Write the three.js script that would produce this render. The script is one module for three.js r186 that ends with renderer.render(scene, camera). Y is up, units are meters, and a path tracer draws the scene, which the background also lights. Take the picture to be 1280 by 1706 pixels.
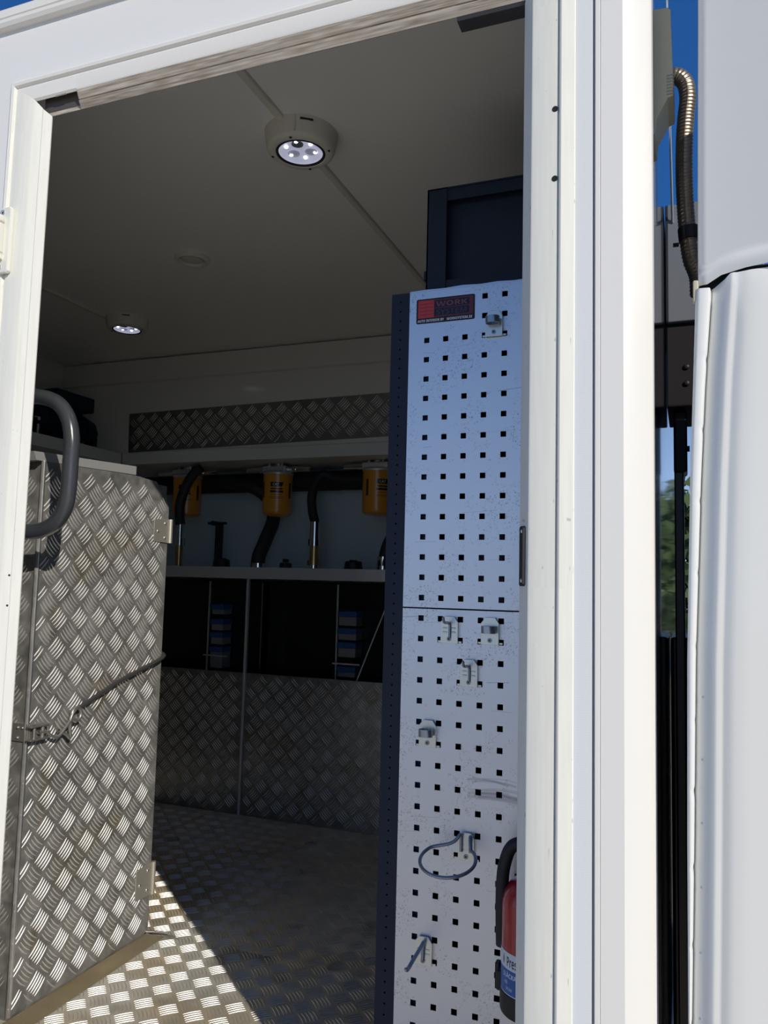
import * as THREE from 'three';
import { RoundedBoxGeometry } from 'three/addons/geometries/RoundedBoxGeometry.js';
import { mergeGeometries, toCreasedNormals } from 'three/addons/utils/BufferGeometryUtils.js';

// ---------------------------------------------------------------- camera, sky, sun, exposure
const E = 1.72;                                   // eye height above the ground; heights below are given relative to it
const scene = new THREE.Scene();
const camera = new THREE.PerspectiveCamera(66.15, 1280 / 1706, 0.05, 400);
camera.position.set(0, E, 0);
camera.rotation.set(THREE.MathUtils.degToRad(5.21), THREE.MathUtils.degToRad(21.29), THREE.MathUtils.degToRad(1.455), 'YXZ');
scene.add(camera);

const renderer = new THREE.WebGLRenderer({ antialias: true });
renderer.toneMapping = THREE.LinearToneMapping;
renderer.toneMappingExposure = 1.0;
renderer.shadowMap.enabled = true;

{ // clear deep-blue sky: its colour depends on height alone, the same all the way round
  const W = 64, H = 256, d = new Float32Array(W * H * 4);
  const zen = [0.012, 0.055, 0.22], mid = [0.02, 0.105, 0.34], hor = [0.62, 0.86, 1.2];
  for (let r = 0; r < H; r++) {
    const up = ((r + 0.5) / H - 0.5) * Math.PI, s = Math.max(0, Math.sin(up));
    for (let c = 0; c < W; c++) for (let k = 0; k < 3; k++) {
      const a = Math.min(1, s / 0.42), b = Math.max(0, (s - 0.42) / 0.58);
      let v = hor[k] + (mid[k] - hor[k]) * Math.pow(a, 0.52);
      v += (zen[k] - mid[k]) * b;
      if (up < 0) v = hor[k];
      d[(r * W + c) * 4 + k] = v;
    }
    for (let c = 0; c < W; c++) d[(r * W + c) * 4 + 3] = 1;
  }
  const sky = new THREE.DataTexture(d, W, H, THREE.RGBAFormat, THREE.FloatType);
  sky.mapping = THREE.EquirectangularReflectionMapping; sky.magFilter = THREE.LinearFilter; sky.needsUpdate = true;
  scene.background = sky; scene.environment = sky;
}
const sun = new THREE.DirectionalLight(new THREE.Color(1.0, 0.945, 0.85), 3.2);
const SUN = new THREE.Vector3(0.6856, 0.4513, 0.5713).normalize();
sun.position.copy(SUN).multiplyScalar(12).add(new THREE.Vector3(-1, 1.2, -2));
sun.target.position.set(-1, 1.2, -2);
sun.castShadow = true;
sun.shadow.mapSize.set(4096, 4096);
Object.assign(sun.shadow.camera, { left: -6, right: 6, top: 6, bottom: -6, near: 0.5, far: 30 });
scene.add(sun, sun.target);

// ---------------------------------------------------------------- helpers
let seed = 12345;
const rnd = () => { seed = (seed * 1664525 + 1013904223) >>> 0; return seed / 4294967296; };
const names = {};
function numbered(n) { names[n] = (names[n] ?? -1) + 1; return names[n] ? n + '_' + String(names[n]).padStart(3, '0') : n; }
const V = (x, y, z) => new THREE.Vector3(x, y, z);

function boxUV(g) {                                 // uv in metres, from the side a face looks to
  g = g.index ? g.toNonIndexed() : g;
  const p = g.attributes.position, n = g.attributes.normal, uv = new Float32Array(p.count * 2);
  for (let i = 0; i < p.count; i += 3) {
    const ax = Math.abs(n.getX(i) + n.getX(i + 1) + n.getX(i + 2)), ay = Math.abs(n.getY(i) + n.getY(i + 1) + n.getY(i + 2)), az = Math.abs(n.getZ(i) + n.getZ(i + 1) + n.getZ(i + 2));
    for (let k = i; k < i + 3; k++) {
      const x = p.getX(k), y = p.getY(k), z = p.getZ(k);
      const [u, v] = ax >= ay && ax >= az ? [z, y] : ay >= az ? [x, z] : [x, y];
      uv[k * 2] = u; uv[k * 2 + 1] = v;
    }
  }
  g.setAttribute('uv', new THREE.BufferAttribute(uv, 2));
  return g;
}
function join(list) {
  const l = list.map((g) => {
    g = g.index ? g.toNonIndexed() : g;
    for (const k of Object.keys(g.attributes)) if (!['position', 'normal', 'uv'].includes(k)) g.deleteAttribute(k);
    if (!g.attributes.uv) g.setAttribute('uv', new THREE.BufferAttribute(new Float32Array(g.attributes.position.count * 2), 2));
    return g;
  });
  return l.length === 1 ? l[0] : mergeGeometries(l);
}
const origin = new WeakMap();
function thing(name, label, category, at = [0, 0, 0], group) {
  const o = new THREE.Group(); o.name = numbered(name); scene.add(o);
  o.position.set(at[0], at[1] + E, at[2]); origin.set(o, at);
  o.userData = { label, category }; if (group) o.userData.group = group;
  return o;
}
// a named mesh under parent; geometry is given in the truck's axes (heights from the eye)
function part(parent, name, geoms, mat, opt = {}) {
  const g = boxUVIf(join([].concat(geoms)), opt), at = origin.get(parent) ?? [0, 0, 0];
  g.translate(-at[0], -at[1], -at[2]);
  const m = new THREE.Mesh(g, mat); m.name = name; m.castShadow = m.receiveShadow = true;
  origin.set(m, at); parent.add(m);
  if (opt.kind) m.userData.kind = opt.kind;
  if (opt.label) m.userData.label = opt.label;
  return m;
}
function parts(parent, name, geoms, mat, opt) { return geoms.map((g) => part(parent, name, g, mat, opt)); }   // one mesh for each piece
function boxUVIf(g, opt) { return opt.keepUV ? g : boxUV(g); }
function struct(name, geoms, mat) {
  const g = boxUV(join([].concat(geoms)));
  const m = new THREE.Mesh(g, mat); m.name = name; m.position.y = E; m.castShadow = m.receiveShadow = true;
  m.userData.kind = 'structure'; origin.set(m, [0, 0, 0]); scene.add(m); return m;
}
function bx(x0, x1, y0, y1, z0, z1, r = 0) {
  const w = Math.abs(x1 - x0), h = Math.abs(y1 - y0), d = Math.abs(z1 - z0);
  const g = r ? new RoundedBoxGeometry(w, h, d, 2, Math.min(r, w / 2.01, h / 2.01, d / 2.01)) : new THREE.BoxGeometry(w, h, d);
  return g.translate((x0 + x1) / 2, (y0 + y1) / 2, (z0 + z1) / 2);
}
function cyl(a, b, r, r2 = r, seg = 20) {            // cylinder from a to b
  const A = V(...a), B = V(...b), d = B.clone().sub(A), g = new THREE.CylinderGeometry(r2, r, d.length(), seg);
  g.applyQuaternion(new THREE.Quaternion().setFromUnitVectors(V(0, 1, 0), d.clone().normalize()));
  return g.translate((A.x + B.x) / 2, (A.y + B.y) / 2, (A.z + B.z) / 2);
}
function tube(pts, r, seg = 60, rad = 12) {
  return new THREE.TubeGeometry(new THREE.CatmullRomCurve3(pts.map((p) => V(...p)), false, 'centripetal'), seg, r, rad);
}
function capTube(pts, r, seg, rad) {
  const g = [tube(pts, r, seg, rad)];
  for (const p of [pts[0], pts[pts.length - 1]]) g.push(new THREE.SphereGeometry(r, rad, 8).translate(...p));
  return g;
}
function lathe(pts, at, seg = 40) { return new THREE.LatheGeometry(pts.map((p) => new THREE.Vector2(p[0], p[1])), seg).translate(...at); }
// a prism with the outline pts (in x,y) from z0 to z1
function prism(pts, z0, z1, bevel = 0, holes = []) {
  const s = new THREE.Shape(pts.map((p) => new THREE.Vector2(p[0], p[1])));
  for (const h of holes) s.holes.push(new THREE.Path(h.map((p) => new THREE.Vector2(p[0], p[1]))));
  const g = new THREE.ExtrudeGeometry(s, { depth: z1 - z0 - 2 * bevel, bevelEnabled: bevel > 0, bevelThickness: bevel, bevelSize: bevel, bevelOffset: -bevel, bevelSegments: 2, curveSegments: 10 });
  return g.translate(0, 0, z0 + bevel);
}
// the same with the outline in (z,y), from x0 to x1
function prismX(pts, x0, x1, bevel = 0) {
  return prism(pts.map((p) => [-p[0], p[1]]), x0, x1, bevel).applyMatrix4(new THREE.Matrix4().set(0, 0, 1, 0, 0, 1, 0, 0, -1, 0, 0, 0, 0, 0, 0, 1));
}
// outline in (x,z), standing from y0 to y1; edges sharper than 30 degrees stay sharp
function column(pts, y0, y1) {
  const g = prism(pts.map((p) => [p[0], -p[1]]), y0, y1);
  g.applyMatrix4(new THREE.Matrix4().set(1, 0, 0, 0, 0, 0, 1, 0, 0, -1, 0, 0, 0, 0, 0, 1));
  return g;
}
function strip(rows) {                               // quads between rows of points (each row the same length)
  const pos = [], idx = [], n = rows[0].length;
  rows.forEach((r) => r.forEach((p) => pos.push(...p)));
  for (let i = 0; i + 1 < rows.length; i++) for (let j = 0; j + 1 < n; j++) {
    const a = i * n + j, b = a + 1, c = a + n, d = c + 1;
    idx.push(a, b, c, b, d, c);
  }
  const g = new THREE.BufferGeometry();
  g.setAttribute('position', new THREE.Float32BufferAttribute(pos, 3)); g.setIndex(idx); g.computeVertexNormals();
  return g;
}
function cap(poly, map) {                            // flat end of a profile: poly in 2-D, map to 3-D
  const t = THREE.ShapeUtils.triangulateShape(poly.map((p) => new THREE.Vector2(...p)), []), pos = [];
  for (const f of t) for (const i of f) pos.push(...map(poly[i]));
  const g = new THREE.BufferGeometry(); g.setAttribute('position', new THREE.Float32BufferAttribute(pos, 3)); g.computeVertexNormals(); return g;
}

// ---------------------------------------------------------------- procedural textures
function noiseGrid(n) { const a = new Float32Array(n * n); for (let i = 0; i < n * n; i++) a[i] = rnd(); return a; }
const NG = noiseGrid(64);
function vnoise(x, y) {
  const xi = Math.floor(x), yi = Math.floor(y), fx = x - xi, fy = y - yi, s = fx * fx * (3 - 2 * fx), t = fy * fy * (3 - 2 * fy);
  const at = (i, j) => NG[(((j % 64) + 64) % 64) * 64 + (((i % 64) + 64) % 64)];
  return (at(xi, yi) * (1 - s) + at(xi + 1, yi) * s) * (1 - t) + (at(xi, yi + 1) * (1 - s) + at(xi + 1, yi + 1) * s) * t;
}
function dataTex(w, h, f, srgb, metres) {
  const d = new Uint8Array(w * h * 4);
  for (let y = 0; y < h; y++) for (let x = 0; x < w; x++) {
    const c = f(x / w, y / h, x, y);
    d.set([c[0] * 255, c[1] * 255, c[2] * 255, 255].map((v) => Math.max(0, Math.min(255, v))), (y * w + x) * 4);
  }
  const t = new THREE.DataTexture(d, w, h); t.magFilter = THREE.LinearFilter; t.minFilter = THREE.LinearFilter;
  t.wrapS = t.wrapT = THREE.RepeatWrapping; if (srgb) t.colorSpace = THREE.SRGBColorSpace;
  if (metres) t.repeat.set(1 / metres[0], 1 / metres[1]);
  t.needsUpdate = true; return t;
}
function canvasTex(w, h, draw) {
  const c = document.createElement('canvas'); c.width = w; c.height = h; draw(c.getContext('2d'), w, h);
  const t = new THREE.CanvasTexture(c); t.colorSpace = THREE.SRGBColorSpace; t.magFilter = THREE.LinearFilter; return t;
}
// multiplicative wear: near-white with fine grain and patches
const wear = (amount, sx, sy, m, tint = [1, 1, 1]) => dataTex(512, 512, (u, v) => {
  const a = vnoise(u * 64 * sx, v * 64 * sy), b = vnoise(u * 16 + 7, v * 16 + 3), c = vnoise(u * 64, v * 64 + 31);
  let k = 1 - amount * (0.35 * a + 0.4 * b + 0.25 * c);
  return tint.map((t) => k * t + (1 - t) * 0);
}, true, m);

const frameWear = dataTex(512, 1024, (u, v) => {        // thin dirt flecks and rub marks on the jamb paint
  const a = vnoise(u * 64, v * 16), f = vnoise(u * 64 + 9, v * 64 + 5), s = vnoise(u * 40 + 3, v * 6);
  let k = 1 - 0.025 * a;
  if (f > 0.93 && s > 0.6) k -= (f - 0.93) * 3;
  if (s > 0.9) k -= (s - 0.9) * 0.25;
  return [k, k, k * 0.985];
}, true, [0.25, 0.9]);
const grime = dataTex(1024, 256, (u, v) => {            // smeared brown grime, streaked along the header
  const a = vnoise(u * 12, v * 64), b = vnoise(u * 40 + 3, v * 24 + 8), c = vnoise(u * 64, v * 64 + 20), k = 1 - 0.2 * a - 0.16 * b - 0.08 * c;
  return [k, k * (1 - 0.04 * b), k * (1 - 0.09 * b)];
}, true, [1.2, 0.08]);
const pegWear = canvasTex(1024, 2048, (c, w, h) => {     // stained zinc: speckle, grime under the holes, drag marks
  c.fillStyle = '#f4f4f4'; c.fillRect(0, 0, w, h);
  for (let i = 0; i < 42000; i++) {
    const x = rnd() * w, y = rnd() * h, d = vnoise(x / 70, y / 90) * 0.6 + vnoise(x / 22 + 5, y / 22) * 0.4;
    if (d < 0.52) continue;
    c.fillStyle = `rgba(${70 + rnd() * 40},${66 + rnd() * 30},${58 + rnd() * 20},${0.06 + rnd() * 0.75 * (d - 0.42)})`;
    c.fillRect(x, y, 1 + rnd() * 3.5, 1 + rnd() * 3.5);
  }
  for (let i = 0; i < 14; i++) {                     // dark drag marks in the middle of the lower panel
    const x = (0.4 + rnd() * 0.06) * w, y = (0.262 + rnd() * 0.035) * h;
    c.strokeStyle = `rgba(80,82,92,${0.06 + rnd() * 0.12})`; c.lineWidth = 1 + rnd() * 9;
    c.beginPath(); c.moveTo(x, y); c.quadraticCurveTo(x + 60, y - 6 - rnd() * 8, x + 90 + rnd() * 70, y + rnd() * 8); c.stroke();
  }
  for (let i = 0; i < 46; i++) {
    const x = rnd() * w, y = rnd() * h, l = 8 + rnd() * 120;
    c.strokeStyle = `rgba(60,60,66,${0.08 + rnd() * 0.2})`; c.lineWidth = 0.7 + rnd() * 1.4;
    c.beginPath(); c.moveTo(x, y); c.lineTo(x + l, y - l * 0.1 + rnd() * 8); c.stroke();
  }
});
pegWear.wrapS = pegWear.wrapT = THREE.RepeatWrapping; pegWear.repeat.set(1 / 0.7, 1 / 1.4);
const plateWear = dataTex(512, 512, (u, v) => {
  const a = vnoise(u * 16, v * 16), b = vnoise(u * 64, v * 64), c = vnoise(u * 8 + 20, v * 8 + 9);
  const k = 1 - 0.12 * a - 0.12 * b - 0.08 * c, y = Math.max(0, c - 0.72) * 0.5;
  return [k, k * (1 - y * 0.35), k * (1 - y)];
}, true, [0.8, 0.8]);
const plateRough = dataTex(256, 256, (u, v) => { const k = 0.62 + 0.38 * vnoise(u * 32, v * 32) * (0.6 + 0.4 * vnoise(u * 8, v * 8)); return [k, k, k]; }, false, [0.6, 0.6]);
const floorWear = dataTex(1024, 1024, (u, v) => {        // dried mud and scuffs between the bars
  const a = vnoise(u * 32, v * 32), b = vnoise(u * 64, v * 64), c = vnoise(u * 12 + 40, v * 12 + 2), e = vnoise(u * 20 + 11, v * 20);
  let k = 1 - 0.1 * a - 0.1 * b;
  if (e > 0.82) k *= 1 - (e - 0.82) * 1.6;
  const y = Math.max(0, c - 0.4) * 0.3;
  return [k, k * (1 - y * 0.4), k * (1 - y)];
}, true, [2.1, 2.1]);
const groundTex = dataTex(512, 512, (u, v) => { const k = 0.75 + 0.15 * vnoise(u * 64, v * 64) + 0.1 * vnoise(u * 16, v * 16); return [k, k * 0.985, k * 0.95]; }, true, [3, 3]);
const grainBump = dataTex(512, 512, (u, v, x, y) => { const k = NG[((y % 64) * 64 + (x * 7 + y * 3) % 64) % 4096] * 0.6 + vnoise(u * 128, v * 128) * 0.4; return [k, k, k]; }, false, [0.12, 0.12]);
const weaveBump = dataTex(64, 64, (u, v) => { const k = 0.5 + 0.25 * Math.sin(u * Math.PI * 8) + 0.25 * Math.sin(v * Math.PI * 8); return [k, k, k]; }, false, [0.012, 0.012]);

// ---------------------------------------------------------------- materials
const lin = (r, g, b) => new THREE.Color().setRGB(r, g, b);
const std = (color, roughness, metalness = 0, extra = {}) => new THREE.MeshStandardMaterial({ color, roughness, metalness, ...extra });
const phys = (o) => new THREE.MeshPhysicalMaterial(o);
const M = {
  wallPaint: std(lin(0.83, 0.82, 0.79), 0.3),
  frame: std(lin(0.84, 0.83, 0.77), 0.35, 0, { map: frameWear }),
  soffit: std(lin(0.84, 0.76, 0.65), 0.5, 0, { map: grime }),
  header: std(lin(0.84, 0.815, 0.75), 0.35),
  post: std(lin(0.84, 0.82, 0.77), 0.35),
  weave: std(lin(0.76, 0.78, 0.78), 0.75, 0, { bumpMap: weaveBump, bumpScale: 0.00006 }),
  groove: std(lin(0.35, 0.35, 0.38), 0.6),
  ceiling: std(lin(0.84, 0.83, 0.79), 0.35),
  inner: std(lin(0.7, 0.7, 0.67), 0.1),
  recess: std(lin(0.5, 0.62, 0.68), 0.4),
  shelfWhite: std(lin(0.62, 0.63, 0.6), 0.35),
  cream: std(lin(0.6, 0.545, 0.38), 0.5),
  lampShell: std(lin(0.66, 0.64, 0.56), 0.45),
  plate: std(lin(0.47, 0.46, 0.435), 0.95, 0.85, { map: plateWear, roughnessMap: plateRough, }),
  plateBar: std(lin(0.95, 0.94, 0.92), 0.52, 0.92),
  benchPlate: std(lin(0.3, 0.3, 0.29), 0.42, 0.9),
  darkPlate: std(lin(0.5, 0.5, 0.49), 0.45, 0.9, { map: plateWear }),
  floor: std(lin(0.88, 0.83, 0.72), 0.62, 0.5, { map: floorWear }),
  floorBar: std(lin(0.72, 0.7, 0.65), 0.45, 0.8),
  dust: std(lin(0.36, 0.29, 0.17), 0.9, 0, { bumpMap: grainBump, bumpScale: 0.002, map: floorWear }),
  alu: std(lin(0.75, 0.75, 0.74), 0.3, 0.9),
  aluDull: std(lin(0.62, 0.62, 0.6), 0.45, 0.6),
  wornSteel: std(lin(0.36, 0.35, 0.32), 0.42, 0.75),
  zinc: std(lin(0.86, 0.88, 0.92), 0.38, 0.85, { map: pegWear }),
  zincHook: std(lin(0.82, 0.83, 0.76), 0.3, 0.75),
  wire: std(lin(0.35, 0.38, 0.42), 0.38, 0.8),
  chrome: std(lin(0.8, 0.8, 0.8), 0.15, 1),
  navy: std(lin(0.007, 0.013, 0.032), 0.6),
  navyDeep: std(lin(0.004, 0.011, 0.03), 0.6),
  black: std(lin(0.012, 0.012, 0.014), 0.5),
  rubber: std(lin(0.014, 0.014, 0.018), 0.6),
  handle: phys({ color: lin(0.04, 0.045, 0.053), roughness: 0.4, bumpMap: grainBump, bumpScale: 0.0012, clearcoat: 1, clearcoatRoughness: 0.22 }),
  glossDark: phys({ color: lin(0.012, 0.018, 0.032), roughness: 0.12, clearcoat: 1, clearcoatRoughness: 0.04 }),
  tank: std(lin(0.006, 0.007, 0.01), 0.25),
  brass: std(lin(0.6, 0.42, 0.18), 0.3, 0.9),
  grey: std(lin(0.16, 0.17, 0.19), 0.5),
  greyTin: std(lin(0.2, 0.2, 0.2), 0.5),
  blueLid: std(lin(0.015, 0.075, 0.22), 0.45),
  hoseMetal: std(lin(0.36, 0.3, 0.23), 0.34, 0.75),
  cabPaint: phys({ color: lin(0.86, 0.85, 0.79), roughness: 0.3, clearcoat: 0.4, clearcoatRoughness: 0.1 }),
  cabSeal: std(lin(0.8, 0.81, 0.78), 0.5),
  red: phys({ color: lin(0.42, 0.012, 0.02), roughness: 0.3, clearcoat: 0.7, clearcoatRoughness: 0.12 }),
  ground: std(lin(0.8, 0.745, 0.65), 0.9, 0, { map: groundTex }),
  bark: std(lin(0.08, 0.06, 0.045), 0.95),
  leaf: std(lin(0.05, 0.085, 0.025), 0.8, 0, { side: THREE.DoubleSide }),
};

// ---------------------------------------------------------------- the truck body: setting
const H = 1.1245, F = -1.077, D = -3.25, XL = -3.13, XR = -0.105, ZW = -1.156, ZI = -1.205, XO = -0.055;
{ const g = struct('ground', bx(-60, 60, -1.9, -1.72, -60, 60), M.ground); }
const floor = struct('floor', bx(-3.2, XO - 0.002, F - 0.1, F, -3.7, -1.16), M.floor);
struct('ceiling', bx(-3.2, XO - 0.002, H, H + 0.05, -3.7, ZW - 0.004), M.ceiling);
struct('wall_near', [
  bx(-3.2, -1.299, -1.2, 1.14, ZI, ZW), bx(-1.299, -0.1, 1.012, 1.14, ZI, ZW),
  bx(-1.66, -1.385, F, H, -1.33, ZI),
], M.wallPaint);
struct('wall_left', bx(-3.2, XL, F, H, -3.7, ZI), M.inner);
struct('wall_right', bx(XR, XO, -1.2, 1.17, -3.7, -1.215), M.glossDark);
struct('wall_back', [bx(-3.2, XR, 0.636, H, -3.7, D), bx(-3.2, XR, F, 0.636, -3.7, -3.62)], M.inner);
{ // pale lining of the recess under the ledge
  const l = struct('wall_recess', bx(-2.9, XR, 0.06, 0.572, -3.62, -3.61), M.recess);
}
struct('trim_1', prismX([[D, 1.0], [D + 0.022, 1.003], [D + 0.022, H - 0.009], [D, H - 0.009]], XL, XR), M.inner);
// roof edge rail: rounded cap with a groove line
struct('trim_2', prismX([[-1.2, 1.135], [-1.151, 1.135], [-1.143, 1.138], [-1.139, 1.145], [-1.139, 1.152], [-1.142, 1.154], [-1.139, 1.156], [-1.139, 1.172], [-1.144, 1.179], [-1.2, 1.183]], -3.2, -0.05), M.header);

// door frame: one profile swept up the left side and along the top, mitred at the corner
const door = new THREE.Group(); door.name = 'door_1'; door.position.set(0, E, 0); door.userData.kind = 'structure'; scene.add(door);
const xs = [-1.299, -1.2985, -1.294, -1.288, -1.2855, -1.2825, -1.280, -1.238, -1.2345, -1.221, -1.2205, -1.219, -1.2185, -1.2035, -1.2045, -1.247];
const ys = [1.0120, 1.0115, 1.007, 1.001, 0.9985, 0.9955, 0.993, 0.966, 0.963, 0.948, 0.9475, 0.9455, 0.945, 0.932, 0.933, 0.98];
const zs = [-1.156, -1.148, -1.145, -1.146, -1.1515, -1.1515, -1.1495, -1.150, -1.1515, -1.159, -1.159, -1.159, -1.159, -1.168, -1.171, -1.205];
const zh = zs.map((z, i) => (i === 10 || i === 11 ? z - 0.006 : z));
{
  const mk = (rows) => toCreasedNormals(strip(rows), 0.45);
  const left = mk([xs.map((x, i) => [x, -1.2, zs[i]]), xs.map((x, i) => [x, ys[i], zs[i]])]);
  part(door, 'left_jamb', left, M.frame);
  // the header is cut away into a dark pocket beside the left corner
  const nx = -1.128, py = ys.slice(), pz = zh.slice();
  for (let i = 8; i <= 13; i++) { py[i] = [0.9615, 0.975, 0.975, 0.974, 0.9395, 0.9325][i - 8]; pz[i] = [-1.1535, -1.1545, -1.158, -1.166, -1.168, -1.1685][i - 8]; }
  const sweep = (yy, zz, xa, xb, i0, i1) => mk([xs.map((x, i) => [xa === null ? x + (i > 7 ? 0.0005 : 0) : xa, yy[i], zz[i]]).slice(i0, i1), xs.map((x, i) => [xb, yy[i], zz[i]]).slice(i0, i1)]);
  const c = cap([...zh.map((z, i) => [z, ys[i]]).slice(7), [-1.205, 0.985], [-1.16, 0.985]], (p) => [nx + 0.0001, p[1], p[0]]);
  part(door, 'header', [sweep(py, pz, null, nx, 0, 9), sweep(ys, zh, nx, -0.1, 0, 9)], M.header);
  part(door, 'header_soffit', [sweep(py, pz, null, nx, 8, 16), sweep(ys, zh, nx, -0.1, 8, 16)], M.soffit, { label: 'grimy brownish underside of the header' });
  part(door, 'header_cap', c, M.header);
  part(door, 'latch_pocket', prismX([[-1.159, 0.9745], [-1.1655, 0.9735], [-1.1672, 0.9405], [-1.169, 0.94], [-1.169, 0.977], [-1.159, 0.977]], -1.222, nx - 0.001), std(lin(0.12, 0.1, 0.085), 0.5, 0.3), { label: 'dark latch pocket in the header' });
  part(door, 'pocket_lip', bx(-1.183, -1.155, 0.96, 0.9745, -1.1535, -1.1525), std(lin(0.35, 0.31, 0.25), 0.5, 0.3));
  part(door, 'latch_keeper', prismX([[-1.1525, 0.962], [-1.1545, 0.9612], [-1.171, 0.9265], [-1.2, 0.927], [-1.2, 0.962]], -0.349, -0.2), std(lin(0.05, 0.05, 0.055), 0.45, 0.2), { label: 'dark grey latch keeper' });

  // right side of the opening: jamb with lip, bright bead, woven seal, then the corner post of the body
  const y0 = -1.2, y1 = 1.135;
  part(door, 'right_jamb', toCreasedNormals(column([[-0.2365, -1.205], [-0.2365, -1.1705], [-0.2345, -1.1672], [-0.2205, -1.1512], [-0.2175, -1.15], [-0.1815, -1.15], [-0.1805, -1.151], [-0.1805, -1.1535], [-0.1785, -1.1535], [-0.1785, -1.149], [-0.1765, -1.1462], [-0.1745, -1.1455], [-0.156, -1.1512], [-0.1545, -1.1535], [-0.1545, -1.205]], y0, y1), 0.4), M.frame);
  part(door, 'woven_seal', bx(-0.1545, -0.129, y0, y1, -1.175, -1.1535), M.weave, { label: 'bluish white woven sealing strip' });
  part(door, 'seal_gap', bx(-0.129, -0.1255, y0, y1, -1.175, -1.1575), M.groove);
  part(door, 'corner_post', toCreasedNormals(column([[-0.1255, -1.205], [-0.1255, -1.1515], [-0.1245, -1.1505], [-0.119, -1.1505], [-0.1185, -1.1515], [-0.1175, -1.1515], [-0.117, -1.1505], [-0.0855, -1.1505], [-0.082, -1.1525], [-0.05, -1.1775], [-0.0465, -1.1825], [-0.0455, -1.19], [-0.0455, -1.215], [-0.1, -1.215], [-0.1, -1.205]], y0, y1), 0.4), M.post);
  part(door, 'inner_pillar', bx(-0.24, XR, F, H, -1.278, ZI, 0.006), M.inner);
  for (const y of [0.728, 0.617]) part(door, 'screw_hole', [lathe([[0.0001, 0.0003], [0.0035, 0.0003], [0.0042, 0.0009], [0.0048, 0.0001]], [0, 0, 0], 20).rotateX(Math.PI / 2).translate(-0.1845, y, -1.15)], M.black);
  for (const y of [-0.002, -0.06]) part(door, 'screw_hole', [new THREE.SphereGeometry(0.0022, 10, 8).scale(1, 1, 0.4).rotateY(0.48).translate(-1.2235, y, -1.1575)], M.black);
}
{ // black strike plate with two screws on the right lip
  const t = thing('strike_plate', 'small black metal strike plate with two bright screws on the right door jamb', 'strike plate', [-0.229, 0.046, -1.166]);
  const dz = 0.0175 / 0.0165;
  const g = prism([[-0.0075, -0.042], [-0.005, -0.0445], [0.005, -0.0445], [0.0075, -0.042], [0.0075, 0.042], [0.005, 0.0445], [-0.005, 0.0445], [-0.0075, 0.042]], 0, 0.003, 0.0007);
  const rot = -Math.atan2(0.016, 0.014);
  part(t, 'plate', [g.rotateY(rot).translate(-0.2295, 0.046, -1.1625)], M.black);
  part(t, 'raised_edge', [prism([[0.0045, -0.043], [0.0072, -0.041], [0.0072, 0.041], [0.0045, 0.043]], 0.002, 0.0055, 0.0008).rotateY(rot).translate(-0.2295, 0.046, -1.1625)], M.black);
  for (const y of [0.083, 0.01]) part(t, 'screw', [new THREE.SphereGeometry(0.0032, 12, 8).scale(1, 1, 0.5).translate(0, 0, 0.0032).rotateY(rot).translate(-0.2295, y, -1.1625)], M.chrome);
}
{ // white door hinge on the outside of the frame
  const t = thing('door_hinge', 'white metal door hinge with a thick barrel at the left edge of the door frame', 'hinge', [-1.29, 0.6, -1.145]);
  part(t, 'leaf', prism([[-1.302, 0.604], [-1.298, 0.6], [-1.268, 0.6], [-1.264, 0.604], [-1.264, 0.732], [-1.268, 0.737], [-1.29, 0.737], [-1.302, 0.728]], -1.1475, -1.1385, 0.0025), M.frame);
  part(t, 'barrel', [lathe([[0, 0], [0.0145, 0], [0.016, 0.002], [0.016, 0.058], [0.0145, 0.06], [0, 0.06]], [-1.2915, 0.64, -1.13], 28), lathe([[0, 0], [0.0135, 0], [0.0155, 0.002], [0.0155, 0.012], [0.0135, 0.014], [0, 0.014]], [-1.2915, 0.703, -1.13], 28), lathe([[0, 0], [0.0145, 0], [0.0155, 0.002], [0.0155, 0.012], [0, 0.012]], [-1.2915, 0.6255, -1.13], 28), cyl([-1.2915, 0.626, -1.13], [-1.2915, 0.716, -1.13], 0.011)], M.frame);
  for (const y of [0.726, 0.6115]) {
    const s = part(t, 'screw', [lathe([[0, 0], [0.0028, 0], [0.0028, 0.0012], [0.006, 0.0012], [0.0066, 0]], [0, 0, 0], 20).rotateX(Math.PI / 2).translate(-1.2865, y, -1.1388)], M.aluDull);
    part(s, 'socket', [new THREE.CylinderGeometry(0.0022, 0.0022, 0.0006, 6).rotateX(Math.PI / 2).translate(-1.2865, y, -1.1384)], M.black);
  }
}

// ---------------------------------------------------------------- five-bar tread relief
function barShape(L, W, h, fine) {
  const T = fine ? [-1, -0.82, -0.45, 0, 0.45, 0.82, 1] : [-1, -0.6, 0, 0.6, 1], C = fine ? [[-1, 0], [-0.6, 0.72], [0, 1], [0.6, 0.72], [1, 0]] : [[-1, 0], [-0.35, 0.92], [0.35, 0.92], [1, 0]];
  const bend = L * 0.05;
  return strip(T.map((t) => { const k = Math.sqrt(Math.max(0, 1 - t * t * 0.97)); return C.map(([c, z]) => [t * L / 2, c * W / 2 * k + bend * (t * t - 0.4), z * h * (0.15 + 0.85 * k)]); }));
}
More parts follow.
